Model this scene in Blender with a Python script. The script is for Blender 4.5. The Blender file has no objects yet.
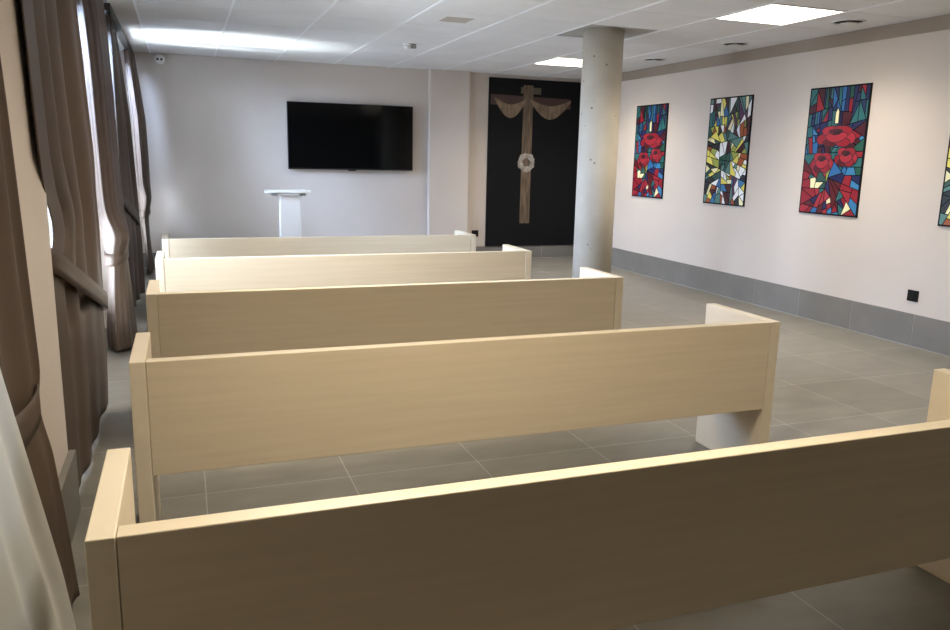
import bpy, bmesh, math, random
from mathutils import Vector, Matrix
random.seed(7)
scene = bpy.context.scene
COL = scene.collection
PI = math.pi

# ------------------------------------------------------------------ camera
CAM = Vector((0.0, 0.0, 1.25))
F_PX, YAW, PITCH, ROLL = 783.17, 0.35641, 0.197708, 0.0218285
cy, sy, cp, sp = math.cos(YAW), math.sin(YAW), math.cos(PITCH), math.sin(PITCH)
FWD = Vector((sy * cp, cy * cp, -sp)); R0 = Vector((cy, -sy, 0)); U0 = R0.cross(FWD)
cr, sr = math.cos(ROLL), math.sin(ROLL)
RGT = cr * R0 + sr * U0; UPV = -sr * R0 + cr * U0
cd = bpy.data.cameras.new('camera'); cam = bpy.data.objects.new('camera', cd); COL.objects.link(cam)
cd.sensor_fit = 'HORIZONTAL'; cd.sensor_width = 36.0; cd.lens = F_PX * 36.0 / 950.0
cd.clip_start = 0.02; cd.clip_end = 200
cam.matrix_world = Matrix(((RGT.x, UPV.x, -FWD.x, CAM.x), (RGT.y, UPV.y, -FWD.y, CAM.y), (RGT.z, UPV.z, -FWD.z, CAM.z), (0, 0, 0, 1)))
scene.camera = cam

# ------------------------------------------------------------------ dimensions (metres)
H = 2.256            # ceiling height
XW = 4.83            # right wall
YF = 9.20            # far wall
YB = -2.4            # wall behind the camera
XL = -0.62           # window wall
GX, GY, CX, CY = 1.018, 4.917, 0.636, 0.62      # ceiling grid origin and cell

# ------------------------------------------------------------------ materials
def mat(name, color, rough=0.5, spec=0.5, metal=0.0, emit=None, strength=0.0, coat=0.0):
    m = bpy.data.materials.new(name); m.use_nodes = True
    b = m.node_tree.nodes['Principled BSDF']
    b.inputs['Base Color'].default_value = (*color, 1); b.inputs['Roughness'].default_value = rough
    b.inputs['Specular IOR Level'].default_value = spec; b.inputs['Metallic'].default_value = metal
    b.inputs['Coat Weight'].default_value = coat
    if emit:
        b.inputs['Emission Color'].default_value = (*emit, 1); b.inputs['Emission Strength'].default_value = strength
    return m

def noisy(name, c1, c2, scale=(1, 1, 1), nscale=5.0, detail=4.0, rough=0.5, spec=0.5, bump=0.0, bscale=None, lo=0.35, hi=0.65, coat=0.0, rough2=None):
    """two-tone procedural noise in object coordinates"""
    m = mat(name, c1, rough, spec, coat=coat); nt = m.node_tree; N = nt.nodes; L = nt.links
    b = N['Principled BSDF']
    tc = N.new('ShaderNodeTexCoord'); mp = N.new('ShaderNodeMapping'); mp.inputs['Scale'].default_value = scale
    L.new(tc.outputs['Object'], mp.inputs['Vector'])
    nz = N.new('ShaderNodeTexNoise'); nz.inputs['Scale'].default_value = nscale; nz.inputs['Detail'].default_value = detail
    L.new(mp.outputs['Vector'], nz.inputs['Vector'])
    rp = N.new('ShaderNodeValToRGB'); rp.color_ramp.elements[0].position = lo; rp.color_ramp.elements[1].position = hi
    rp.color_ramp.elements[0].color = (*c1, 1); rp.color_ramp.elements[1].color = (*c2, 1)
    L.new(nz.outputs['Fac'], rp.inputs['Fac']); L.new(rp.outputs['Color'], b.inputs['Base Color'])
    if rough2 is not None:
        mr = N.new('ShaderNodeMapRange'); mr.inputs['To Min'].default_value = rough; mr.inputs['To Max'].default_value = rough2
        L.new(nz.outputs['Fac'], mr.inputs['Value']); L.new(mr.outputs['Result'], b.inputs['Roughness'])
    if bump:
        n2 = N.new('ShaderNodeTexNoise'); n2.inputs['Scale'].default_value = bscale or nscale * 8; n2.inputs['Detail'].default_value = 3
        L.new(mp.outputs['Vector'], n2.inputs['Vector'])
        bp = N.new('ShaderNodeBump'); bp.inputs['Strength'].default_value = bump; bp.inputs['Distance'].default_value = 0.004
        L.new(n2.outputs['Fac'], bp.inputs['Height']); L.new(bp.outputs['Normal'], b.inputs['Normal'])
    return m

M_WALL = noisy('wall_plaster', (0.55, 0.485, 0.435), (0.58, 0.515, 0.465), nscale=1.2, rough=0.75, spec=0.25, bump=0.05, bscale=90)
M_PILLAR = M_WALL
M_REAR = noisy('rear_wall_dark', (0.10, 0.075, 0.05), (0.14, 0.10, 0.07), scale=(1, 1, 0.1), nscale=8, rough=0.5)  # unseen rear wall, made dark to keep bounced light off the nearest bench
M_CEIL = noisy('ceiling_tile', (0.74, 0.725, 0.72), (0.78, 0.765, 0.76), nscale=3.0, rough=0.7, spec=0.3, bump=0.06, bscale=160)
M_GAP = mat('ceiling_gap', (0.26, 0.26, 0.27), 0.7)
M_TBAR = mat('ceiling_bar', (0.86, 0.86, 0.87), 0.35)
M_SOFFIT = noisy('soffit_plaster', (0.60, 0.56, 0.52), (0.64, 0.60, 0.56), nscale=2.0, rough=0.8, spec=0.2)
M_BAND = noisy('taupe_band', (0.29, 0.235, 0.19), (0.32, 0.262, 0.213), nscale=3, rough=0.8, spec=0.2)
M_INFILL = noisy('column_infill', (0.40, 0.38, 0.35), (0.46, 0.44, 0.41), nscale=6.0, rough=0.8, spec=0.2)
M_WOOD = noisy('pale_laminate', (0.62, 0.525, 0.385), (0.675, 0.575, 0.425), scale=(0.9, 9, 22), nscale=2.2, detail=5, rough=0.42, spec=0.45, lo=0.3, hi=0.7)
M_WOODE = noisy('pale_laminate_end', (0.66, 0.57, 0.435), (0.71, 0.615, 0.475), scale=(9, 0.9, 9), nscale=2.2, detail=5, rough=0.42, spec=0.45, lo=0.3, hi=0.7)
M_DRAPE = noisy('brown_satin', (0.068, 0.046, 0.034), (0.076, 0.052, 0.038), nscale=6.0, rough=0.52, spec=0.22, bump=0.03, bscale=160)
M_DRAPE.node_tree.nodes['Principled BSDF'].inputs['Sheen Weight'].default_value = 0.0
M_RAIL = mat('dark_rail', (0.03, 0.026, 0.024), 0.5)
M_BLACK = mat('black_plastic', (0.006, 0.006, 0.006), 0.4, 0.2)
M_SCREEN = mat('tv_glass', (0.003, 0.003, 0.003), 0.08, 0.2)
M_BEZEL = mat('tv_bezel', (0.01, 0.01, 0.011), 0.3)
M_WHITE = mat('white_lacquer', (0.92, 0.92, 0.92), 0.4)
M_WPLAST = mat('white_plastic', (0.74, 0.73, 0.71), 0.4)
M_GREYP = mat('grey_plastic', (0.25, 0.25, 0.25), 0.4)
M_DARKGAP = mat('dark_gap', (0.02, 0.02, 0.02), 0.8)
M_FRAME = mat('window_frame_white', (0.72, 0.72, 0.73), 0.4)
M_FRAMED = mat('window_bar_dark', (0.05, 0.05, 0.055), 0.4)
M_GROUT = mat('pale_grout', (0.48, 0.46, 0.42), 0.8)
M_SKIRT = noisy('grey_skirting_tile', (0.158, 0.145, 0.128), (0.193, 0.179, 0.158), nscale=3.5, rough=0.5, spec=0.4, lo=0.3, hi=0.7)
M_BEIGEPL = mat('beige_plastic', (0.46, 0.40, 0.35), 0.6)
M_LAMP = mat('lamp_diffuser', (0.9, 0.9, 0.9), 0.5, emit=(1.0, 0.90, 0.72), strength=5.0)
M_BOARD = mat('black_print', (0.008, 0.008, 0.009), 0.6, 0.1)

def floor_material():
    m = mat('grey_stone_tile', (0.2, 0.2, 0.2), 0.38, 0.5); nt = m.node_tree; N = nt.nodes; L = nt.links; b = N['Principled BSDF']
    tc = N.new('ShaderNodeTexCoord'); mp = N.new('ShaderNodeMapping')
    mp.inputs['Location'].default_value = (-0.026 + 0.54 * 20, -4.024 + 0.559 * 30, 0)
    L.new(tc.outputs['Object'], mp.inputs['Vector'])
    br = N.new('ShaderNodeTexBrick'); br.offset = 0.0; br.squash = 1.0
    br.inputs['Scale'].default_value = 1.0; br.inputs['Brick Width'].default_value = 0.54; br.inputs['Row Height'].default_value = 0.559
    br.inputs['Mortar Size'].default_value = 0.0022; br.inputs['Mortar Smooth'].default_value = 0.1; br.inputs['Bias'].default_value = 0.0
    br.inputs['Color1'].default_value = (0.180, 0.167, 0.143, 1); br.inputs['Color2'].default_value = (0.207, 0.192, 0.164, 1)
    br.inputs['Mortar'].default_value = (0.36, 0.34, 0.31, 1)
    L.new(mp.outputs['Vector'], br.inputs['Vector'])
    nz = N.new('ShaderNodeTexNoise'); nz.inputs['Scale'].default_value = 4.0; nz.inputs['Detail'].default_value = 6
    mp2 = N.new('ShaderNodeMapping'); mp2.inputs['Scale'].default_value = (1.0, 2.6, 1); L.new(tc.outputs['Object'], mp2.inputs['Vector']); L.new(mp2.outputs['Vector'], nz.inputs['Vector'])
    mx = N.new('ShaderNodeMix'); mx.data_type = 'RGBA'; mx.blend_type = 'OVERLAY'; mx.inputs['Factor'].default_value = 0.45
    L.new(br.outputs['Color'], mx.inputs['A']); L.new(nz.outputs['Fac'], mx.inputs['B'])
    L.new(mx.outputs['Result'], b.inputs['Base Color'])
    mr = N.new('ShaderNodeMapRange'); mr.inputs['To Min'].default_value = 0.32; mr.inputs['To Max'].default_value = 0.52
    L.new(nz.outputs['Fac'], mr.inputs['Value']); L.new(mr.outputs['Result'], b.inputs['Roughness'])
    return m
M_FLOOR = floor_material()

def concrete_material():
    m = noisy('pale_concrete', (0.50, 0.450, 0.375), (0.565, 0.515, 0.435), nscale=4.0, rough=0.72, spec=0.3, bump=0.08, bscale=60)
    nt = m.node_tree; N = nt.nodes; L = nt.links; b = N['Principled BSDF']
    tc = N.new('ShaderNodeTexCoord'); vo = N.new('ShaderNodeTexVoronoi'); vo.inputs['Scale'].default_value = 10.0
    L.new(tc.outputs['Object'], vo.inputs['Vector'])
    nz = N.new('ShaderNodeTexNoise'); nz.inputs['Scale'].default_value = 3.0; L.new(tc.outputs['Object'], nz.inputs['Vector'])
    th = N.new('ShaderNodeMapRange'); th.inputs['From Min'].default_value = 0.34; th.inputs['From Max'].default_value = 0.75
    th.inputs['To Min'].default_value = 0.0; th.inputs['To Max'].default_value = 0.15
    L.new(nz.outputs['Fac'], th.inputs['Value'])
    lt = N.new('ShaderNodeMath'); lt.operation = 'LESS_THAN'; L.new(vo.outputs['Distance'], lt.inputs[0]); L.new(th.outputs['Result'], lt.inputs[1])
    mx = N.new('ShaderNodeMix'); mx.data_type = 'RGBA'
    src = b.inputs['Base Color'].links[0].from_socket
    L.new(lt.outputs[0], mx.inputs['Factor']); L.new(src, mx.inputs['A']); mx.inputs['B'].default_value = (0.21, 0.18, 0.14, 1)
    L.new(mx.outputs['Result'], b.inputs['Base Color'])
    return m
M_CONC = concrete_material()

def sheer_material(name, tl, clear):
    m = bpy.data.materials.new(name); m.use_nodes = True; nt = m.node_tree; N = nt.nodes; L = nt.links
    N.clear(); out = N.new('ShaderNodeOutputMaterial')
    d = N.new('ShaderNodeBsdfDiffuse'); d.inputs['Color'].default_value = (0.84, 0.82, 0.75, 1)
    t = N.new('ShaderNodeBsdfTranslucent'); t.inputs['Color'].default_value = (tl, tl * 0.985, tl * 0.96, 1)
    tr = N.new('ShaderNodeBsdfTransparent')
    a = N.new('ShaderNodeMixShader'); a.inputs[0].default_value = 0.5; L.new(d.outputs[0], a.inputs[1]); L.new(t.outputs[0], a.inputs[2])
    c = N.new('ShaderNodeMixShader'); c.inputs[0].default_value = clear; L.new(a.outputs[0], c.inputs[1]); L.new(tr.outputs[0], c.inputs[2])
    L.new(c.outputs[0], out.inputs['Surface']); return m
M_SHEER = sheer_material('white_sheer', 0.60, 0.70)
M_SHEERD = sheer_material('white_dense_sheer', 0.45, 0.03)

def glass_material():
    m = bpy.data.materials.new('window_glass'); m.use_nodes = True; nt = m.node_tree; N = nt.nodes; L = nt.links
    N.clear(); out = N.new('ShaderNodeOutputMaterial')
    tr = N.new('ShaderNodeBsdfTransparent'); tr.inputs['Color'].default_value = (0.93, 0.97, 0.955, 1)
    g = N.new('ShaderNodeBsdfGlossy'); g.inputs['Roughness'].default_value = 0.02
    fr = N.new('ShaderNodeFresnel'); fr.inputs['IOR'].default_value = 1.45
    mx = N.new('ShaderNodeMixShader'); L.new(fr.outputs[0], mx.inputs[0]); L.new(tr.outputs[0], mx.inputs[1]); L.new(g.outputs[0], mx.inputs[2])
    L.new(mx.outputs[0], out.inputs['Surface']); return m
M_GLASS = glass_material()

# ------------------------------------------------------------------ mesh helpers
def box(bm, x0, x1, y0, y1, z0, z1, bev=0.0, mi=0):
    r = bmesh.ops.create_cube(bm, size=1.0)
    for v in r['verts']:
        v.co = Vector(((x0 + x1) / 2 + v.co.x * (x1 - x0), (y0 + y1) / 2 + v.co.y * (y1 - y0), (z0 + z1) / 2 + v.co.z * (z1 - z0)))
    fs = set(f for v in r['verts'] for f in v.link_faces)
    for f in fs: f.material_index = mi
    if bev:
        es = list(set(e for v in r['verts'] for e in v.link_edges))
        bmesh.ops.bevel(bm, geom=es, offset=bev, segments=2, profile=0.5, affect='EDGES')

def lathe(bm, prof, c=(0, 0, 0), n=40, axis='Z', mi=0):
    """prof: list of (radius, height)"""
    rings = []
    for r, h in prof:
        ring = []
        for k in range(n):
            a = 2 * PI * k / n
            if axis == 'Z': p = (c[0] + r * math.cos(a), c[1] + r * math.sin(a), c[2] + h)
            elif axis == 'X': p = (c[0] + h, c[1] + r * math.cos(a), c[2] + r * math.sin(a))
            else: p = (c[0] + r * math.cos(a), c[1] + h, c[2] + r * math.sin(a))
            ring.append(bm.verts.new(p))
        rings.append(ring)
    for a, b in zip(rings, rings[1:]):
        for k in range(n):
            f = bm.faces.new((a[k], a[(k + 1) % n], b[(k + 1) % n], b[k])); f.material_index = mi; f.smooth = True
    for ring in (rings[0], rings[-1]):
        f = bm.faces.new(ring); f.material_index = mi

def obj(name, bm, m, parent=None, loc=(0, 0, 0), smooth=False):
    bmesh.ops.recalc_face_normals(bm, faces=bm.faces)
    me = bpy.data.meshes.new(name); bm.to_mesh(me); bm.free()
    for x in (m if isinstance(m, (list, tuple)) else [m]): me.materials.append(x)
    if smooth:
        for p in me.polygons: p.use_smooth = True
    o = bpy.data.objects.new(name, me); COL.objects.link(o); o.location = loc
    if parent: o.parent = parent
    return o

def new(): return bmesh.new()
def box_obj(name, m, parent, *a, bev=0.0):
    bm = new(); box(bm, *a, bev=bev); return obj(name, bm, m, parent)
def tag(o, label, cat, group=None):
    o['label'] = label; o['category'] = cat
    if group: o['group'] = group
    return o
def thing(name, label, cat, loc=(0, 0, 0), group=None):
    o = bpy.data.objects.new(name, None); COL.objects.link(o); o.location = loc; o.empty_display_size = 0.1
    return tag(o, label, cat, group)
def struct(name, bm, m, parent=None):
    o = obj(name, bm, m, parent)
    if not parent: o['kind'] = 'structure'
    return o
def dup(root, loc, label, group=None):
    r = root.copy(); COL.objects.link(r); r.location = loc; r['label'] = label
    if group: r['group'] = group
    for ch in list(root.children):
        c = ch.copy(); COL.objects.link(c); c.parent = r
        for g in ch.children:
            d = g.copy(); COL.objects.link(d); d.parent = c
    return r

# ------------------------------------------------------------------ room shell
bm = new(); box(bm, XL - 0.25, XW + 0.2, YB - 0.2, YF + 0.2, -0.12, 0.0); struct('floor', bm, M_FLOOR)

LAMPS = [(4, -1), (4, 4), (-1, -2), (-1, -6), (4, -6)]     # grid cells (column, row) that hold a light panel
COLCELL = (3, 1)
bm = new(); bg = new()
k0, k1 = -2, 6
m0, m1 = -12, 7
for k in range(k0, k1):
    for mm in range(m0, m1):
        x0, x1 = GX + k * CX, GX + (k + 1) * CX
        y0, y1 = GY + mm * CY, min(GY + (mm + 1) * CY, YF)
        if y0 >= YF - 0.02: continue
        if (k, mm) in LAMPS or (k, mm) == COLCELL: continue
        box(bm, x0 + 0.009, x1 - 0.009, y0 + 0.004, y1 - 0.004, H, H + 0.015)
box(bm, GX + k0 * CX - 0.02, XW + 0.2, YB - 0.2, YF + 0.2, H + 0.14, H + 0.2)      # slab above
struct('ceiling', bm, M_CEIL)
for k in range(k0, k1 + 1):
    x = GX + k * CX
    if abs(x - XW) < 0.03: box(bg, x - 0.02, XW, YB, YF, H - 0.001, H + 0.02)
    else: box(bg, x - 0.009, x + 0.009, YB, YF, H - 0.004, H + 0.02)
struct('trim_1', bg, M_TBAR)
bm = new()
for mm in range(m0, m1 + 1):
    y = GY + mm * CY
    if y < YF: box(bm, GX + k0 * CX, XW, y - 0.012, y + 0.012, H + 0.004, H + 0.018)
struct('trim_2', bm, M_GAP)
x0, y0 = GX + COLCELL[0] * CX, GY + COLCELL[1] * CY
bm = new(); box(bm, x0 + 0.009, x0 + CX - 0.009, y0 + 0.002, y0 + CY - 0.002, H + 0.006, H + 0.02); struct('trim_3', bm, M_INFILL)
bm = new(); box(bm, XL - 0.25, GX + k0 * CX - 0.010, YB - 0.2, YF + 0.2, H, H + 0.2); struct('trim_4', bm, M_SOFFIT)

bm = new(); box(bm, XL - 0.25, XW + 0.2, YF, YF + 0.2, 0, H + 0.2)
struct('wall_far', bm, M_WALL)
bm = new(); box(bm, 2.775, 3.265, YF - 0.09, YF, 0, H + 0.012); struct('wall_pilaster', bm, M_WALL)
bm = new(); box(bm, XW, XW + 0.2, YB - 0.2, YF, 0, H + 0.2); struct('wall_right', bm, M_WALL)
bm = new(); box(bm, XL - 0.25, XW, YB - 0.2, YB, 0, H + 0.2); struct('wall_near', bm, M_REAR)

# window wall: piers between three tall windows
WINS = [(1.45, 2.15), (2.95, 6.0), (6.35, 9.0)]
ZW0, ZW1 = 0.28, 2.14
bm = new()
edges = [YB] + [v for w in WINS for v in w] + [YF]
for a, b in zip(edges[0::2], edges[1::2]): box(bm, XL - 0.22, XL, a, b, 0, H + 0.1)
for a, b in WINS:
    box(bm, XL - 0.22, XL, a, b, ZW1, H + 0.1); box(bm, XL - 0.22, XL, a, b, 0, ZW0)
box(bm, XL, -0.415, 2.30, 2.872, 0, H + 0.002)              # pillar by the nearest window
box(bm, XL, -0.50, 6.04, 6.28, 0, H + 0.002)
struct('wall_left', bm, M_PILLAR)
for i, (a, b) in enumerate(WINS):
    bm = new(); xa, xb = XL - 0.16, XL - 0.09; t = 0.06
    box(bm, xa, xb, a, b, ZW0, ZW0 + t); box(bm, xa, xb, a, b, ZW1 - t, ZW1)
    n = 2 if b - a < 2.5 else 3
    for j in range(n + 1):
        y = a + (b - a) * j / n; y = min(max(y, a + t / 2), b - t / 2)
        box(bm, xa, xb, y - t / 2, y + t / 2, ZW0, ZW1)
    w = struct('window_%d' % (i + 1), bm, M_FRAME)
    bm = new(); box(bm, xa + 0.01, xb - 0.01, a, b, 0.80, 0.86); obj('rail', bm, M_FRAMED, w)
    bm = new(); box(bm, xa + 0.03, xa + 0.036, a + 0.02, b - 0.02, ZW0 + 0.02, ZW1 - 0.02); obj('pane', bm, M_GLASS, w)
    bm = new(); box(bm, XL - 0.085, XL + 0.012, a, b, ZW0 - 0.02, ZW0); obj('sill', bm, M_FRAME, w)

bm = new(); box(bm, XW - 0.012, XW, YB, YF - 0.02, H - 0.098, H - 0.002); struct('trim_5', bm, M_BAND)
# tiled skirting
HS = 0.23
def skirt_tiles(bm, bgr, axis, fixed0, fixed1, a, b, seam0, step, h):
    ks = range(int((a - seam0) / step) - 2, int((b - seam0) / step) + 3)
    for k in ks:
        u0, u1 = max(a, seam0 + k * step + 0.0015), min(b, seam0 + (k + 1) * step - 0.0015)
        if u1 - u0 < 0.01: continue
        if axis == 'Y': box(bm, fixed0, fixed1, u0, u1, 0.004, h, bev=0.0012)
        else: box(bm, u0, u1, fixed0, fixed1, 0.004, h, bev=0.0012)
    return bm
def skirting(name, axis, f0, f1, a, b, seam0, step, h, grout):
    o = struct(name, skirt_tiles(new(), None, axis, f0, f1, a, b, seam0, step, h), M_SKIRT)
    bm = new(); box(bm, *grout); obj('grout', bm, M_GROUT, o)
HF = 0.162
skirting('baseboard_right', 'Y', XW - 0.014, XW, YB, YF - 0.014, 4.024, 0.559, HS, (XW - 0.012, XW, YB, YF - 0.02, 0.0, HS - 0.002))
skirting('baseboard_far', 'X', YF - 0.014, YF, 3.265, XW - 0.014, 3.24, 0.54, HF, (3.27, XW - 0.02, YF - 0.012, YF, 0.0, HF - 0.002))
skirting('baseboard_front', 'X', YF - 0.104, YF - 0.09, 2.775, 3.265, 2.70, 0.54, HF, (2.78, 3.26, YF - 0.102, YF - 0.09, 0.0, HF - 0.002))
skirting('baseboard_back', 'X', YF - 0.014, YF, XL, 2.775, 0.0, 0.54, HF, (XL, 2.775, YF - 0.012, YF, 0.0, HF - 0.002))
skirting('baseboard_left', 'Y', -0.415, -0.392, 2.30, 2.885, 1.90, 0.54, HS, (-0.415, -0.395, 2.30, 2.88, 0.0, HS - 0.002))

# ------------------------------------------------------------------ concrete column
bm = new(); lathe(bm, [(0.159, 0.0), (0.159, H + 0.005)], (0, 0, 0), 64)
o = obj('column', bm, M_CONC, None, (3.172, 5.75, 0)); tag(o, 'round pale bare concrete column with small pits', 'column')

# ------------------------------------------------------------------ benches
BH, BD, BT, BB = 0.642, 0.417, 0.045, 0.284
X0, X1 = -0.174, 2.192
def make_bench(label):
    t = thing('bench', label, 'bench', (0, 0, 0), 'rows of pale wooden benches')
    for a, b in ((0, BT), (X1 - X0 - BT, X1 - X0)):
        box_obj('end_panel', M_WOODE, t, a, b, 0, BD, 0.0, BH, bev=0.0025)
    box_obj('backrest', M_WOOD, t, BT + 0.001, X1 - X0 - BT - 0.001, 0.002, BT, BB, BH - 0.001, bev=0.0025)
    box_obj('seat', M_WOOD, t, BT + 0.001, X1 - X0 - BT - 0.001, BT + 0.001, BD - 0.012, 0.345, 0.385, bev=0.0025)
    return t
BENCH = [(1.284, 'pale wooden bench nearest the camera, its back panel in shade'),
         (2.422, 'pale wooden bench directly in front of the nearest one, second row from the camera'),
         (3.616, 'pale wooden bench in the middle row, in front of the concrete column'),
         (4.822, 'pale wooden bench with the whitest back panel, second row from the lectern'),
         (5.941, 'pale wooden bench of the frontmost row, closest to the white lectern')]
b0 = make_bench(BENCH[0][1]); b0.location = (X0, BENCH[0][0], 0)
for y, lab in BENCH[1:]: dup(b0, (X0 + (0.016 if y > 5.5 else 0.004 if y > 4 else 0), y, 0), lab)

# ------------------------------------------------------------------ lectern
LY = 6.8
t = thing('lectern', 'slim white lectern with a flat reading top below the television', 'lectern', (0.846, LY, 0))
box_obj('post', M_WHITE, t, -0.090, 0.078, -0.06, 0.06, 0.02, 0.905, bev=0.004)
bm = new(); box(bm, -0.19, 0.157, -0.15, 0.19, -0.012, 0.012, bev=0.004)
bmesh.ops.rotate(bm, verts=bm.verts, cent=(0, 0, 0), matrix=Matrix.Rotation(math.radians(-4), 3, 'X'))
obj('reading_top', bm, M_WHITE, t, (-0.005, 0, 0.937))
bm = new(); box(bm, -0.195, 0.152, 0.16, 0.19, 0.932, 0.950, bev=0.003); obj('book_stop', bm, M_WHITE, t)
for s in (-1, 1):
    bm = new(); box(bm, s * 0.115 - 0.035, s * 0.115 + 0.003, -0.09, 0.09, 0.906, 0.926, bev=0.002); obj('bracket', bm, M_GREYP, t)
box_obj('base', M_WHITE, t, -0.17, 0.17, -0.15, 0.15, 0.0, 0.02, bev=0.003)

# ------------------------------------------------------------------ television
t = thing('television', 'large black flat television mounted on the far wall', 'television', (1.846, YF, 1.455))
hw, hh = 0.724, 0.370
box_obj('housing', M_BEZEL, t, -hw, hw, -0.075, -0.035, -hh, hh, bev=0.004)
bm = new(); box(bm, -hw + 0.008, hw - 0.008, -0.0775, -0.0745, -hh + 0.016, hh - 0.008); obj('screen', bm, M_SCREEN, t)
bm = new(); box(bm, -0.045, 0.045, -0.072, -0.05, -hh - 0.012, -hh + 0.002, bev=0.003); obj('sensor_bar', bm, M_BEZEL, t)
box_obj('wall_mount', M_BLACK, t, -0.25, 0.25, -0.036, 0.0, -0.2, 0.2)

# ------------------------------------------------------------------ dark wall painting (plain draped cross)
PX0, PX1, PZ0, PZ1 = 3.539, 4.826, 0.164, 2.213
PC = 4.055
pt = thing('painting', 'tall dark painting on the far wall behind the concrete column', 'painting', (PX0, YF - 0.004, PZ0))
box_obj('panel', M_BOARD, pt, 0, PX1 - PX0, -0.022, 0.004, 0, PZ1 - PZ0, bev=0.002)
M_BEAM = noisy('painted_beam', (0.035, 0.014, 0.012), (0.050, 0.020, 0.016), nscale=9, rough=0.5)
M_PLAQ = mat('painted_plaque', (0.070, 0.062, 0.036), 0.5)
M_CLOTH = noisy('painted_tan_cloth', (0.10, 0.068, 0.04), (0.23, 0.16, 0.10), scale=(10, 1, 3), nscale=2.0, rough=0.5)
M_KNOT = noisy('painted_white_cloth', (0.20, 0.175, 0.15), (0.42, 0.38, 0.34), scale=(6, 1, 6), nscale=3.0, rough=0.5)
def flat(name, m, pts, y, parent):
    """thin painted shape on the panel; pts are (x, z) in panel coordinates"""
    bm = new(); f = bm.faces.new([bm.verts.new((x, y, z)) for x, z in pts])
    r = bmesh.ops.extrude_face_region(bm, geom=[f])
    for v in r['geom']:
        if isinstance(v, bmesh.types.BMVert): v.co.y += 0.0012
    bmesh.ops.triangulate(bm, faces=bm.faces)
    return obj(name, bm, m, parent)
cx = PC - PX0; PHt = PZ1 - PZ0
def zz(fr): return PHt * (1 - fr)
flat('painted_beam', M_BEAM, [(0.02, zz(0.095)), (1.10, zz(0.105)), (1.10, zz(0.165)), (0.02, zz(0.155))], -0.0234, pt)
flat('painted_plaque', M_PLAQ, [(cx - 0.10, zz(0.047)), (cx + 0.17, zz(0.047)), (cx + 0.17, zz(0.085)), (cx - 0.10, zz(0.085))], -0.0240, pt)
M_POST = noisy('painted_post', (0.06, 0.040, 0.024), (0.16, 0.11, 0.068), scale=(14, 1, 2), nscale=2.0, rough=0.5)
flat('painted_post', M_POST, [(cx - 0.066, zz(0.035)), (cx + 0.066, zz(0.035)), (cx + 0.066, zz(0.86)), (cx - 0.066, zz(0.86))], -0.0246, pt)
# a tan cloth hung in two plain festoons along the beam, and a white ring of flowers on the post
def festoon(xa, xb, sag, wd, n=16):
    up_, lo_ = [], []
    for i in range(n + 1):
        t = i / n; x = xa + (xb - xa) * t; k = math.sin(PI * t)
        up_.append((x, zz(0.112 + 0.45 * sag * k))); lo_.append((x, zz(0.125 + sag * k + wd * k)))
    return up_ + lo_[::-1]
flat('painted_festoon', M_CLOTH, festoon(0.07, cx - 0.02, 0.085, 0.02), -0.0252, pt)
flat('painted_festoon', M_CLOTH, festoon(cx + 0.02, 1.10, 0.085, 0.02), -0.0252, pt)
bm = new()
for k in range(14):
    a = 2 * PI * k / 14; rr = 0.028 + 0.006 * (k % 3)
    bmesh.ops.create_circle(bm, cap_ends=True, radius=rr, segments=10, matrix=Matrix.Translation((cx + 0.085 * math.cos(a), -0.0262 - 0.0003 * (k % 4), zz(0.49) + 0.085 * math.sin(a))) @ Matrix.Rotation(PI / 2, 4, 'X'))
obj('painted_wreath', bm, M_KNOT, pt)

# ------------------------------------------------------------------ stained-glass panels
def clip(poly, nx, ny, d):
    out = []
    for i in range(len(poly)):
        a, b = poly[i], poly[(i + 1) % len(poly)]
        da, db = a[0] * nx + a[1] * ny - d, b[0] * nx + b[1] * ny - d
        if da <= 0: out.append(a)
        if da * db < 0:
            s = da / (da - db); out.append((a[0] + s * (b[0] - a[0]), a[1] + s * (b[1] - a[1])))
    return out
PAL = {'crimson': (0.33, 0.018, 0.035), 'red': (0.42, 0.03, 0.05), 'darkred': (0.12, 0.012, 0.02), 'maroon': (0.07, 0.012, 0.022),
       'blue': (0.035, 0.16, 0.42), 'navy': (0.018, 0.025, 0.11), 'teal': (0.03, 0.16, 0.17), 'green': (0.02, 0.11, 0.075), 'azure': (0.05, 0.24, 0.50),
       'yellow': (0.68, 0.60, 0.12), 'cream': (0.74, 0.70, 0.42), 'white': (0.74, 0.76, 0.78), 'lime': (0.40, 0.47, 0.10), 'orange': (0.40, 0.10, 0.03),
       'pine': (0.03, 0.10, 0.085), 'sea': (0.12, 0.28, 0.26), 'dark': (0.02, 0.025, 0.035), 'violet': (0.10, 0.03, 0.10)}
PKEYS = list(PAL)
M_GLASSES = [mat('glass_' + k, tuple(0.72 * q for q in c) if k not in ('white', 'cream', 'yellow') else c, 0.32, 0.45) for k, c in PAL.items()]
AW, AH = 0.61, 0.996
def area(P): return 0.5 * abs(sum(P[i][0] * P[(i + 1) % len(P)][1] - P[(i + 1) % len(P)][0] * P[i][1] for i in range(len(P))))
def centre(P): return sum(p[0] for p in P) / len(P), sum(p[1] for p in P) / len(P)
def split(P, c, ang):
    nx, ny = -math.sin(ang), math.cos(ang); d = c[0] * nx + c[1] * ny
    return clip(P, nx, ny, d), clip(P, -nx, -ny, -d)
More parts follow.
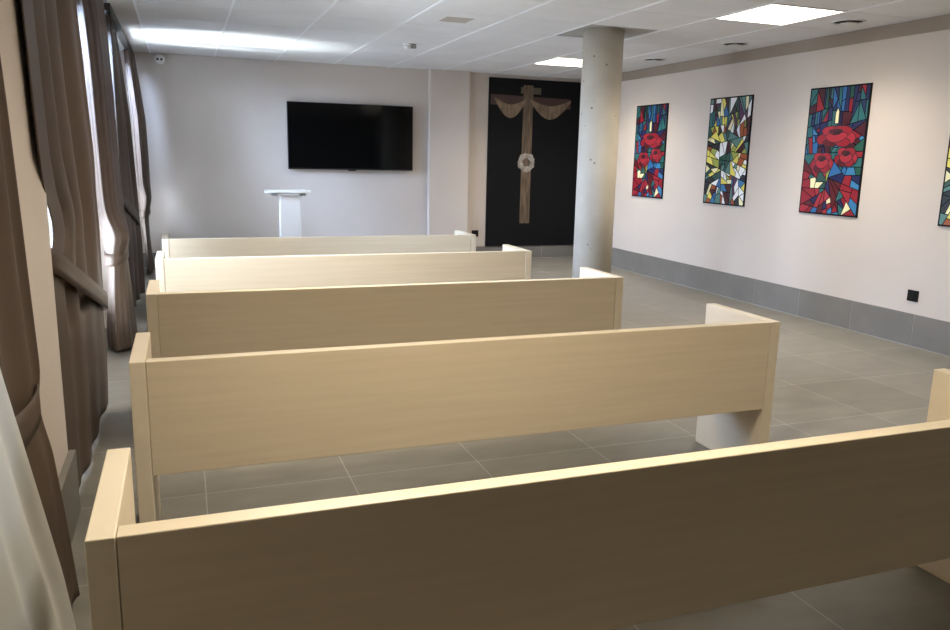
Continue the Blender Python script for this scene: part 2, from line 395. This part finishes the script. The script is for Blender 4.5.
def inset(P, g):
    """shrink a convex polygon by g on every side"""
    if sum(P[i][0] * P[(i + 1) % len(P)][1] - P[(i + 1) % len(P)][0] * P[i][1] for i in range(len(P))) < 0: P = P[::-1]
    Q = P
    for i in range(len(P)):
        a, b = P[i], P[(i + 1) % len(P)]; L = math.hypot(b[0] - a[0], b[1] - a[1])
        if L < 1e-5: continue
        nx, ny = (b[1] - a[1]) / L, -(b[0] - a[0]) / L
        Q = clip(Q, nx, ny, a[0] * nx + a[1] * ny - g)
        if len(Q) < 3: return None
    return Q
def shards(w, h, rnd, focus, amin):
    """leaded shards: cut the sheet again and again, upright at the top, spreading from a centre below"""
    done, todo = [], [[(0, 0), (w, 0), (w, h), (0, h)]]
    while todo:
        P = todo.pop(); A = area(P); c = centre(P)
        lim = amin * (0.45 + 1.8 * rnd.random())
        if A < lim: done.append(P); continue
        xs = [p[0] for p in P]; ys = [p[1] for p in P]; ex, ey = max(xs) - min(xs), max(ys) - min(ys)
        v = c[1] / h
        if A > 0.10 * w * h: ang = (0 if ey > ex else PI / 2) + rnd.uniform(-0.35, 0.35)
        elif v > 0.70: ang = (PI / 2 if (ex > 0.42 * ey) else 0) + rnd.choice([0, 0, 0, 0.5, -0.5]) + rnd.uniform(-0.08, 0.08)
        else:
            rad = math.atan2(c[1] - focus[1] * h, c[0] - focus[0] * w)
            dx, dy = math.cos(rad), math.sin(rad)
            pr = [p[0] * dx + p[1] * dy for p in P]; pt_ = [-p[0] * dy + p[1] * dx for p in P]
            ang = (rad + PI / 2 if max(pr) - min(pr) > 1.25 * (max(pt_) - min(pt_)) else rad) + rnd.uniform(-0.5, 0.5)
        k = (c[0] + rnd.uniform(-.12, .12) * ex, c[1] + rnd.uniform(-.12, .12) * ey)
        a, b = split(P, k, ang)
        if len(a) < 3 or len(b) < 3: done.append(P); continue
        todo += [a, b]
    return done
def make_art(kind, seed):
    rnd = random.Random(seed); bm = new()
    w, h = AW - 0.018, AH - 0.018
    focus = (0.40, 0.27) if kind == 'rose' else (0.46, 0.42)
    def put(P, col, x):
        f = bm.faces.new([bm.verts.new((x, w / 2 - px, pz - h / 2)) for px, pz in P]); f.material_index = PKEYS.index(col)
    for P in shards(w, h, rnd, focus, 0.0048 if kind == 'rose' else 0.0042):
        c = centre(P); u, v = c[0] / w, c[1] / h; Q = inset(P, 0.0033)
        if not Q: continue
        r = math.hypot(u - focus[0], (v - focus[1]) * 1.6)
        if kind == 'rose':
            if v > 0.72: pal = ['navy', 'navy', 'blue', 'teal', 'crimson', 'green', 'navy', 'maroon', 'teal', 'navy', 'dark']
            elif r < 0.12: pal = ['pine', 'dark', 'green', 'pine', 'lime']
            elif v < 0.45 and r < 0.42: pal = ['red', 'crimson', 'darkred', 'navy', 'blue', 'teal', 'red', 'cream', 'crimson']
            elif v < 0.3: pal = ['blue', 'azure', 'navy', 'teal', 'red', 'cream', 'crimson', 'azure']
            else: pal = ['teal', 'green', 'navy', 'blue', 'maroon', 'crimson', 'azure', 'teal', 'navy']
        else:
            if v > 0.72: pal = ['pine', 'sea', 'yellow', 'maroon', 'violet', 'white', 'teal', 'blue', 'lime', 'dark', 'cream', 'pine']
            elif r < 0.15: pal = ['pine', 'teal', 'dark', 'sea', 'pine', 'green']
            elif u < 0.28 and v > 0.25: pal = ['yellow', 'cream', 'lime', 'orange', 'yellow', 'white', 'pine', 'dark']
            elif v < 0.25: pal = ['cream', 'yellow', 'azure', 'sea', 'white', 'maroon', 'blue', 'orange', 'sea', 'dark', 'violet']
            else: pal = ['lime', 'white', 'pine', 'maroon', 'cream', 'sea', 'dark', 'orange', 'yellow', 'white', 'yellow', 'white', 'sea']
        put(Q, rnd.choice(pal), -0.0085)
    if kind == 'rose':
        lay = [-0.0088]
        def petal(cxp, cyp, a, b, ang, col):
            for grow, cc in ((0.0065, 'dark'), (0.0, col)):
                lay[0] -= 0.00012; P = []
                for k in range(11):
                    t = 2 * PI * k / 11; rr = 1.0 + 0.10 * math.sin(3 * t + ang * 5)
                    x_, y_ = (a + grow) * rr * math.cos(t), (b + grow) * rr * math.sin(t)
                    P.append((cxp + x_ * math.cos(ang) - y_ * math.sin(ang), cyp + x_ * math.sin(ang) + y_ * math.cos(ang)))
                put(P, cc, lay[0])
        def flower(u, v, r, ry):
            x0_, y0_ = u * w, v * h
            petal(x0_ - 0.62 * r, y0_ - 0.25 * ry, r * 0.55, ry * 0.50, 0.25, 'crimson'); petal(x0_ + 0.62 * r, y0_ - 0.15 * ry, r * 0.50, ry * 0.55, -0.3, 'red')
            petal(x0_ - 0.35 * r, y0_ + 0.45 * ry, r * 0.5, ry * 0.5, 0.1, 'red'); petal(x0_ + 0.35 * r, y0_ + 0.45 * ry, r * 0.5, ry * 0.5, -0.1, 'crimson')
            petal(x0_ - 0.20 * r, y0_ - 0.65 * ry, r * 0.55, ry * 0.40, 0.12, 'darkred'); petal(x0_ + 0.30 * r, y0_ - 0.62 * ry, r * 0.52, ry * 0.42, -0.15, 'crimson')
            petal(x0_ + 0.0 * r, y0_ - 0.15 * ry, r * 0.62, ry * 0.48, 0.05, 'red'); petal(x0_ - 0.05 * r, y0_ + 0.35 * ry, r * 0.38, ry * 0.22, 0.0, 'darkred')
            petal(x0_ + 0.05 * r, y0_ + 0.30 * ry, r * 0.22, ry * 0.10, 0.1, 'maroon')
        flower(0.53, 0.625, 0.30 * w, 0.080 * h); flower(0.33, 0.415, 0.18 * w, 0.078 * h); flower(0.74, 0.46, 0.17 * w, 0.072 * h)
        lay[0] -= 0.0002
        put([(w * 0.475, h * 0.715), (w * 0.565, h * 0.715), (w * 0.565, h * 0.82), (w * 0.52, h * 0.85), (w * 0.475, h * 0.80)], 'dark', lay[0])
        put([(w * 0.495, h * 0.72), (w * 0.545, h * 0.72), (w * 0.545, h * 0.81), (w * 0.525, h * 0.835), (w * 0.495, h * 0.80)], 'cream', lay[0] - 0.0002)
    return bm
ARTS = [('rose', 7.274, 11, 'stained-glass style panel with red roses on the right wall, closest to the column'),
        ('gold', 5.945, 5, 'yellow, green and white stained-glass style panel between the two red rose panels'),
        ('rose', 4.637, 11, 'stained-glass style panel with red roses on the right wall, the larger of two'),
        ('gold', 3.330, 5, 'yellow-green stained-glass style panel cut off by the right edge of the photo')]
art_src = {}
for kind, y, seed, lab in ARTS:
    loc = (XW - 0.004, y + AW / 2, 1.362)
    if kind in art_src: dup(art_src[kind], loc, lab); continue
    t = thing('stained_glass_panel', lab, 'wall art', loc, 'stained-glass style panels along the right wall')
    box_obj('border', M_BOARD, t, -0.008, 0.004, -AW / 2, AW / 2, -AH / 2, AH / 2, bev=0.001)
    bm = make_art(kind, seed)
    me = bpy.data.meshes.new('glass_pattern'); 
    for f in bm.faces:
        f.normal_update()
        if f.normal.x > 0: f.normal_flip()
    bm.to_mesh(me); bm.free()
    for x in M_GLASSES: me.materials.append(x)
    o = bpy.data.objects.new('glass_pattern', me); COL.objects.link(o); o.parent = t
    art_src[kind] = t

# ------------------------------------------------------------------ wall sockets
def make_socket(label, loc):
    t = thing('wall_socket', label, 'socket', loc)
    box_obj('face_plate', M_BLACK, t, -0.008, 0, -0.044, 0.044, -0.040, 0.040, bev=0.002)
    bm = new(); lathe(bm, [(0.024, -0.010), (0.021, -0.0102), (0.020, -0.0075)], (0, 0, 0), 28, 'X'); ins = obj('insert', bm, M_BLACK, t)
    for s in (-1, 1):
        bm = new(); lathe(bm, [(0.0032, -0.0085), (0.0032, -0.007)], (0, s * 0.0095, 0), 12, 'X'); obj('pin_hole', bm, M_DARKGAP, ins)
    return t
make_socket('black wall socket low on the right wall above the grey skirting', (XW, 4.064, 0.358))
s2 = dup(bpy.data.objects['wall_socket'], (3.40, YF, 0.326), 'black wall socket on the far wall just over the end of the frontmost bench')
s2.rotation_euler = (0, 0, PI / 2)

# ------------------------------------------------------------------ ceiling light panels
def make_lamp(label):
    t = thing('ceiling_light', label, 'ceiling light', (0, 0, 0), 'square light panels in the ceiling')
    w, d = CX / 2 - 0.011, CY / 2 - 0.004
    bm = new()
    box(bm, -w, -w + 0.016, -d, d, -0.004, 0.078); box(bm, w - 0.016, w, -d, d, -0.004, 0.078)
    box(bm, -w + 0.016, w - 0.016, -d, -d + 0.016, -0.004, 0.078); box(bm, -w + 0.016, w - 0.016, d - 0.016, d, -0.004, 0.078)
    obj('frame', bm, M_WPLAST, t)
    bm = new(); box(bm, -w + 0.016, w - 0.016, -d + 0.016, d - 0.016, 0.056, 0.074); obj('diffuser', bm, M_LAMP, t)
    return t
LL = ['bright square ceiling light panel nearer the camera, above the right wall side',
      'bright square ceiling light panel beside the top of the column, nearer the dark painting',
      'unseen square ceiling light panel added above the gap between the middle bench and the whitest bench',  # unseen panel, its cell picked to brighten the whitest bench back
      'square ceiling light panel above the nearest bench on the window side',
      'square ceiling light panel on the right wall side behind the camera']
l0 = None
for (k, mm), lab in zip(LAMPS, LL):
    loc = (GX + (k + 0.5) * CX, GY + (mm + 0.5) * CY, H)
    if l0 is None: l0 = make_lamp(lab); l0.location = loc
    else: dup(l0, loc, lab)
    ld = bpy.data.lights.new('panel_light', 'AREA'); ld.shape = 'RECTANGLE'; ld.size = CX - 0.06; ld.size_y = CY - 0.05
    ld.energy = 23.5; ld.color = (1.0, 0.90, 0.72); ld.spread = math.radians(135)      # prismatic panels throw their light downwards
    lo = bpy.data.objects.new('panel_light', ld); COL.objects.link(lo); lo.location = (loc[0], loc[1], H + 0.052)

# ------------------------------------------------------------------ round air diffusers
def make_vent(label):
    t = thing('air_diffuser', label, 'air vent', (0, 0, 0), 'round air diffusers in the ceiling')
    bm = new(); lathe(bm, [(0.108, -0.001), (0.114, -0.003), (0.112, -0.009), (0.099, -0.010), (0.097, -0.004), (0.098, -0.001)], n=48); obj('ring', bm, M_WPLAST, t)
    bm = new(); lathe(bm, [(0.097, -0.0005), (0.097, -0.003)], n=40); obj('opening', bm, M_DARKGAP, t)
    bm = new(); lathe(bm, [(0.020, -0.003), (0.022, -0.014), (0.062, -0.016), (0.066, -0.019), (0.050, -0.023), (0.004, -0.024)], n=40); obj('disc', bm, M_WPLAST, t)
    return t
v0 = None
for mm, lab in ((-1, 'round white air diffuser beside the nearer ceiling light'), (1, 'round white air diffuser in the middle of the row along the right wall'), (3, 'round white air diffuser farthest along the ceiling, just right of the column')):
    loc = (GX + 5.5 * CX - 0.03, GY + (mm + 0.5) * CY - 0.02, H + 0.002)
    if v0 is None: v0 = make_vent(lab); v0.location = loc
    else: dup(v0, loc, lab)

# ------------------------------------------------------------------ small ceiling and wall fittings
t = thing('motion_sensor', 'small white sensor with a grey side on the ceiling above the television', 'sensor', (1.975, 7.22, H + 0.001))
bm = new(); lathe(bm, [(0.045, 0.0), (0.045, -0.012), (0.038, -0.018)], n=32); obj('base', bm, M_WPLAST, t)
bm = new(); lathe(bm, [(0.034, -0.018), (0.036, -0.03), (0.028, -0.044), (0.010, -0.050)], n=32); obj('dome', bm, M_WPLAST, t)
bm = new(); box(bm, 0.036, 0.078, -0.020, 0.020, -0.040, -0.0), obj('side_box', bm, M_GREYP, t)
bm = new(); box(bm, -0.105, 0.105, -0.10, 0.10, -0.006, 0.0, bev=0.002)
o = obj('cover_plate', bm, M_BEIGEPL, None, (1.968, 5.82, H + 0.002)); tag(o, 'beige square cover plate flush in the ceiling tile nearer than the white sensor', 'cover plate')
t = thing('security_camera', 'small white camera with two dark eyes under the ceiling left of the television', 'security camera', (-0.165, YF + 0.002, 2.185))
bm = new(); lathe(bm, [(0.045, 0.0), (0.045, -0.022), (0.030, -0.034)], n=28, axis='Y'); obj('base', bm, M_WPLAST, t)
bm = new(); lathe(bm, [(0.020, -0.034), (0.040, -0.044), (0.052, -0.062), (0.053, -0.078), (0.046, -0.094), (0.038, -0.100)], n=28, axis='Y'); hsg = obj('housing', bm, M_WPLAST, t)
for s in (-1, 1):
    bm = new(); lathe(bm, [(0.012, -0.099), (0.012, -0.104), (0.008, -0.106)], (s * 0.019, 0, 0), 18, 'Y'); obj('lens', bm, M_BLACK, hsg)

# ------------------------------------------------------------------ curtains
def on_x(X, px, py):
    """where the straight line of sight through a photo point meets the plane x = X (gives edge measurements in metres)"""
    d = FWD + RGT * ((px - 475) / F_PX) - UPV * ((py - 315) / F_PX)
    s = (X - CAM.x) / d.x; p = CAM + d * s
    return p.y, p.z
def edge(X, pts):
    E = sorted([(z, y) for y, z in (on_x(X, *p) for p in pts)])
    def f(z):
        if z <= E[0][0]: a, b = E[0], E[1]
        elif z >= E[-1][0]: return E[-1][1]
        else:
            for a, b in zip(E, E[1:]):
                if a[0] <= z <= b[0]: break
        if z <= E[0][0]: return E[0][1]
        s = (z - a[0]) / max(b[0] - a[0], 1e-6); return a[1] + s * (b[1] - a[1])
    return f
def edge_y(Y, pts):
    """same, for an edge that runs in the upright plane y = Y: gives x as a function of height"""
    E = []
    for px, py in pts:
        d = FWD + RGT * ((px - 475) / F_PX) - UPV * ((py - 315) / F_PX); p = CAM + d * (Y / d.y); E.append((p.z, p.x))
    E.sort()
    def f(z):
        if z <= E[0][0]: return E[0][1]
        for a, b in zip(E, E[1:]):
            if a[0] <= z <= b[0]: s = (z - a[0]) / max(b[0] - a[0], 1e-6); return a[1] + s * (b[1] - a[1])
        return E[-1][1]
    return f
def bundle(name, m, parent, Y, fl, fr, depth, z0, z1, folds, amp, tie, belly=0.0, nu=120, nv=90, seed=1):
    """curtain gathered into a soft round bundle: x from fl(z) to fr(z), centred on y = Y"""
    rnd = random.Random(seed); p1, p2 = rnd.random() * 6, rnd.random() * 6
    bm = new(); g = []
    for i in range(nv + 1):
        z = z0 + (z1 - z0) * i / nv; row = []
        a, b = fl(z), fr(z); cxx, hw_ = (a + b) / 2, (b - a) / 2
        q = min(1, abs(z - tie) / 0.4); A = amp * (0.25 + 0.75 * q); dp = depth * (0.55 + 0.45 * q)
        bl = belly * math.exp(-((z - tie - 0.13) / 0.10) ** 2) if z > tie else 0
        for j in range(nu):
            t = 2 * PI * j / nu
            k = 1 + A * (math.sin(folds * t + p1) + 0.5 * math.sin((2 * folds - 1) * t + p2 + 0.6 * z)) - 1.5 * A
            row.append(bm.verts.new((cxx + hw_ * k * math.cos(t) + bl * max(0, math.cos(t - 5.2)), Y + dp * k * math.sin(t) - bl * max(0, math.cos(t - 5.0)), z)))
        g.append(row)
    for i in range(nv):
        for j in range(nu): bm.faces.new((g[i][j], g[i][(j + 1) % nu], g[i + 1][(j + 1) % nu], g[i + 1][j])).smooth = True
    bm.faces.new(g[0]); bm.faces.new(g[-1])
    return obj(name, bm, m, parent)
def bundle_tie(parent, Y, fl, fr, depth, zt, tilt, hgt):
    a, b = fl(zt), fr(zt); cxx, hw_ = (a + b) / 2, (b - a) / 2 + 0.004; dp = depth * 0.57 + 0.006; n = 48
    bm = new(); rows = []
    for dz in (-hgt / 2, -hgt / 6, hgt / 6, hgt / 2):
        rows.append([bm.verts.new((cxx + hw_ * math.cos(2 * PI * j / n), Y + dp * math.sin(2 * PI * j / n), zt + dz + tilt * (math.cos(2 * PI * j / n)) - 0.02 * max(0, -math.sin(2 * PI * j / n)))) for j in range(n)])
    for r0, r1 in zip(rows, rows[1:]):
        for j in range(n): bm.faces.new((r0[j], r0[(j + 1) % n], r1[(j + 1) % n], r1[j])).smooth = True
    o = obj('tieback', bm, M_DRAPE, parent, smooth=True)
    md = o.modifiers.new('thickness', 'SOLIDIFY'); md.thickness = 0.005; md.offset = 1
def smooth_f(f, w=0.10):
    return lambda z: (f(z - w) + 2 * f(z) + f(z + w)) / 4
def cloth(name, m, parent, X, fl, fr, z0, z1, folds, amp, tie=None, bulge=0.0, nu=150, nv=90, ph=0.0, flare=1.0, seed=1, near=0.0):
    """gathered cloth between the near edge fl(z) and far edge fr(z); tie = height where it is drawn in"""
    rnd = random.Random(seed); ph2, ph3 = rnd.random() * 6, rnd.random() * 6
    bm = new(); g = []
    for i in range(nv + 1):
        z = z0 + (z1 - z0) * i / nv; row = []
        if tie is not None:
            q = abs(z - tie); A = amp * (0.35 + 0.65 * min(1, q / 0.45) ** 0.8)
            B = bulge * (math.exp(-((z - tie - 0.22) / 0.2) ** 2))
            if z < tie: A *= flare
        else: A, B = amp, 0.0
        ya, yb = fl(z), fr(z)
        for j in range(nu + 1):
            u = j / nu
            uu = u + 0.012 * math.sin(6 * z + ph3)
            wv = 0.74 * math.sin(2 * PI * folds * uu + ph) + 0.13 * math.sin(2 * PI * folds * 1.9 * uu + ph2 + 0.8 * z) + 0.13 * math.sin(2 * PI * folds * 0.47 * uu + ph3)
            lock = max(0.0, 1 - min(u, 1 - u) / 0.10) ** 2        # both hems of the cloth stay at the front
            if near:
                t = min(1.0, max(0.0, (near - u) / (0.5 * near))); lock = max(lock, t * t * (3 - 2 * t))
            wv = wv * (1 - lock) + lock
            x = (X(u, z) if callable(X) else X) + A * (wv - 1.0) + B * math.sin(PI * u)
            y = ya + (yb - ya) * u + 0.35 * A * math.cos(2 * PI * folds * uu + ph) * min(1, 6 * u, 6 * (1 - u))
            row.append(bm.verts.new((x, y, z)))
        g.append(row)
    for i in range(nv):
        for j in range(nu):
            bm.faces.new((g[i][j], g[i][j + 1], g[i + 1][j + 1], g[i + 1][j])).smooth = True
    o = obj(name, bm, m, parent, smooth=True)
    if m not in (M_SHEER, M_SHEERD):
        md = o.modifiers.new('thickness', 'SOLIDIFY'); md.thickness = 0.004; md.offset = 0
    return o
def tieback(parent, pts, hgt, thick=0.006, back=0.16):
    """flat cloth band through 3-D points on the front of the drape, closed behind it"""
    P = [Vector(p) for p in pts]
    loop = P + [Vector((p.x - back, p.y, p.z + 0.01)) for p in reversed(P)]
    n = len(loop); dense = []
    for i in range(n):
        a, b, c, d = loop[i - 1], loop[i], loop[(i + 1) % n], loop[(i + 2) % n]
        for k in range(6):
            s = k / 6; dense.append(0.5 * ((2 * b) + (c - a) * s + (2 * a - 5 * b + 4 * c - d) * s * s + (3 * b - a - 3 * c + d) * s ** 3))
    bm = new(); rows = [[bm.verts.new((p.x, p.y, p.z + dz)) for p in dense] for dz in (-hgt / 2, -hgt / 6, hgt / 6, hgt / 2)]
    N = len(dense)
    for r0, r1 in zip(rows, rows[1:]):
        for i in range(N): bm.faces.new((r0[i], r0[(i + 1) % N], r1[(i + 1) % N], r1[i])).smooth = True
    o = obj('tieback', bm, M_DRAPE, parent, smooth=True)
    md = o.modifiers.new('thickness', 'SOLIDIFY'); md.thickness = thick; md.offset = 1
    return o
ZT = H - 0.05
G = 'brown curtains along the window wall'
# nearest drape, left of the pillar
c = thing('curtain', 'brown tied-back curtain at the left photo edge, on the near side of the pillar', 'curtain', (0, 0, 0), G)
xr = smooth_f(edge_y(2.27, [(-8, 0), (6, 100), (20, 210), (31, 300), (40, 372), (38, 400), (41, 418), (52, 450), (66, 520), (84, 620)]), 0.03)
Xc = lambda u, z: -0.40 + (xr(z) + 0.40) * u
cloth('drape', M_DRAPE, c, Xc, lambda z: 1.62, lambda z: 2.27, 0.015, ZT, 2.5, 0.028, tie=0.60, bulge=0.0, ph=0.4, seed=3, flare=0.5)
tieback(c, [(Xc(.35, .62) + 0.004, 1.85, 0.63), (Xc(.6, .61) + 0.006, 2.01, 0.60), (Xc(.85, .60) + 0.005, 2.17, 0.59), (Xc(1, .60) - 0.004, 2.262, 0.60)], 0.085, back=0.05)
# curtain just beyond the pillar
X = -0.40
c = thing('curtain', 'brown curtain just beyond the pillar with a broad slanting tieback', 'curtain', (0, 0, 0), G)
up_ = lambda z: min(1.0, max(0.0, (z - 1.06) / 0.16))          # above the tieback the drape hangs a little over the pillar
flt = smooth_f(edge(-0.395, [(21, 0), (27, 53), (38, 150), (44, 190)]), 0.03)
fl = lambda z: (2.90 + 0.15 * math.exp(-((z - 0.98) / 0.10) ** 2)) * (1 - up_(z)) + flt(z) * up_(z)
fr = smooth_f(edge(X, [(74, 0), (80, 50), (87, 110), (93, 160), (99, 230), (103, 290), (103, 312), (106, 340), (108, 400), (107, 455)]), 0.04)
cloth('drape', M_DRAPE, c, lambda u, z: X - 0.028 * max(0, 1 - u / 0.3) * (1 - up_(z)) + 0.005 * up_(z), fl, fr, 0.02, ZT, 3.3, 0.045, tie=0.60, bulge=0.0, ph=1.0, seed=5, flare=0.2, near=0.26)
tieback(c, [(X - 0.024, 2.92, 0.885), (X + 0.008, 3.25, 0.775), (X + 0.02, 3.65, 0.66), (X + 0.018, 4.0, 0.57), (X + 0.005, 4.27, 0.50)], 0.085, back=0.12)
# far drape of the second window: a rounded bundle
Y = 5.50
c = thing('curtain', 'brown curtain gathered in a round bundle, with a dark belly above its tieback', 'curtain', (0, 0, 0), G)
fl = smooth_f(edge_y(Y, [(76, 0), (84, 60), (90, 120), (97, 190), (102, 240), (109, 264), (108, 280), (107, 330), (112, 372)]), 0.03)
fr = smooth_f(edge_y(Y, [(103, 0), (107, 30), (113, 90), (118, 150), (124, 215), (127, 252), (130, 275), (136, 320), (142, 372)]), 0.03)
cz = edge_y(Y, [(118, 262), (118, 263)])
bundle('drape', M_DRAPE, c, Y, fl, fr, 0.30, 0.02, ZT, 7, 0.05, 0.60, belly=0.05, seed=8)
bundle_tie(c, Y, fl, fr, 0.30, 0.60, 0.02, 0.075)
# pair at the farthest window
c = thing('curtain', 'dark brown curtain on the near side of the farthest window', 'curtain', (0, 0, 0), G)
xr = smooth_f(edge_y(7.4, [(112, 10), (121, 60), (130, 120), (136, 180), (140, 225), (142, 240), (145, 290), (147, 330)]), 0.03)
Xf = lambda u, z: -0.42 + (xr(z) + 0.42) * u
cloth('drape', M_DRAPE, c, Xf, lambda z: 6.32, lambda z: 7.4, 0.02, ZT, 3, 0.03, tie=0.76, bulge=0.0, ph=0.2, seed=12)
tieback(c, [(Xf(0, 0.9) - 0.01, 6.40, 0.90), (Xf(.35, 0.8) + 0.006, 6.7, 0.81), (Xf(.7, 0.75) + 0.006, 7.06, 0.73), (Xf(1, 0.7) - 0.006, 7.37, 0.66)], 0.085, back=0.06)
Y = 8.80
c = thing('curtain', 'brown curtain farthest from the camera, against the far wall corner', 'curtain', (0, 0, 0), G)
fl = smooth_f(edge_y(Y, [(114, 0), (123, 50), (131, 120), (136, 180), (141, 215), (143, 230), (147, 270), (150, 310)]), 0.03)
fr = smooth_f(edge_y(Y, [(124, 10), (133, 46), (140, 85), (146, 120), (149, 160), (151, 195), (149, 218), (150, 235), (153, 260), (156, 310)]), 0.03)
bundle('drape', M_DRAPE, c, Y, fl, fr, 0.28, 0.02, ZT, 7, 0.05, 0.64, belly=0.02, seed=15)
bundle_tie(c, Y, fl, fr, 0.28, 0.64, 0.02, 0.075)
# sheers
XS = -0.305
fr = smooth_f(edge(XS, [(-14, 310), (0, 368), (21, 436), (42, 504), (63, 573), (77, 630)]), 0.03)
o = cloth('sheer_curtain', M_SHEERD, None, XS, lambda z: 0.9, fr, 0.015, ZT, 5, 0.009, ph=0.5, seed=20, nu=220)
tag(o, 'white sheer curtain at the lower left corner of the photo', 'sheer curtain', 'white sheer curtains')
o = cloth('sheer_curtain', M_SHEER, None, -0.565, lambda z: 3.75, lambda z: 4.88, 0.02, ZT, 12, 0.016, ph=0.0, seed=22, nu=220)
tag(o, 'white sheer curtain at the middle window, showing between the two larger brown curtains', 'sheer curtain', 'white sheer curtains')
o = cloth('sheer_curtain', M_SHEER, None, -0.565, lambda z: 7.0, lambda z: 8.45, 0.02, ZT, 12, 0.016, ph=1.0, seed=23, nu=220)
tag(o, 'white sheer curtain at the farthest window, a thin bright strip beside the far wall', 'sheer curtain', 'white sheer curtains')
# rails
for (a, b), lab in zip(((0.0, 2.29), (2.90, 6.01), (6.30, YF - 0.02)), ('dark curtain rail above the nearest window', 'dark curtain rail above the middle window', 'dark curtain rail above the farthest window, by the far wall')):
    t = thing('curtain_rail', lab, 'curtain rail', (0, 0, 0), 'dark curtain rails')
    box_obj('track', M_RAIL, t, -0.465, -0.415, a, b, H - 0.05, H - 0.001, bev=0.002)

# ------------------------------------------------------------------ daylight
w = bpy.data.worlds.new('sky'); scene.world = w; w.use_nodes = True
bgn = w.node_tree.nodes['Background']; bgn.inputs['Color'].default_value = (0.80, 0.90, 0.96, 1); bgn.inputs['Strength'].default_value = 0.9
# open sky above the neighbouring buildings: it shines down through the windows
for (a, b), k in zip(WINS, (0.20, 4.8, 6.2)):
    ld = bpy.data.lights.new('daylight', 'AREA'); ld.shape = 'RECTANGLE'; ld.size = 1.8; ld.size_y = b - a + 1.2
    ld.energy = 62.0 * k * ld.size * ld.size_y; ld.color = (0.54, 0.66, 1.0) if a > 2 else (1.0, 0.97, 0.90)
    lo = bpy.data.objects.new('daylight', ld); COL.objects.link(lo); lo.location = (XL - 1.5, (a + b) / 2, 2.85)
    lo.rotation_euler = (0, -PI / 2 + math.radians(32), 0)
# added fill lights low outside the windows, aimed up to brighten the ceiling
for (a, b), k in zip(WINS[1:], (1.0, 0.7)):
    ld = bpy.data.lights.new('ceiling_fill', 'AREA'); ld.shape = 'RECTANGLE'; ld.size = 0.9; ld.size_y = b - a
    ld.energy = 110.0 * k * (b - a); ld.color = (0.82, 0.85, 1.0)
    lo = bpy.data.objects.new('ceiling_fill', ld); COL.objects.link(lo); lo.location = (XL - 0.75, (a + b) / 2, 0.45)
    lo.rotation_euler = (0, -PI / 2 - math.radians(38), 0)
# sunlight thrown back up from the ground outside the farthest window
ld = bpy.data.lights.new('ground_bounce', 'SPOT'); ld.energy = 2300.0; ld.color = (0.92, 0.96, 1.0); ld.spot_size = math.radians(22); ld.spot_blend = 0.7; ld.shadow_soft_size = 0.10
lo = bpy.data.objects.new('ground_bounce', ld); COL.objects.link(lo); lo.location = (-2.6, 7.9, 0.25)
lo.rotation_euler = (Vector((0.25, 7.9, H)) - lo.location).to_track_quat('-Z', 'Y').to_euler()

# ------------------------------------------------------------------ colour management
vs = scene.view_settings; vs.view_transform = 'Standard'; vs.look = 'None'; vs.gamma = 1.0; vs.use_curve_mapping = False; vs.exposure = 0.25
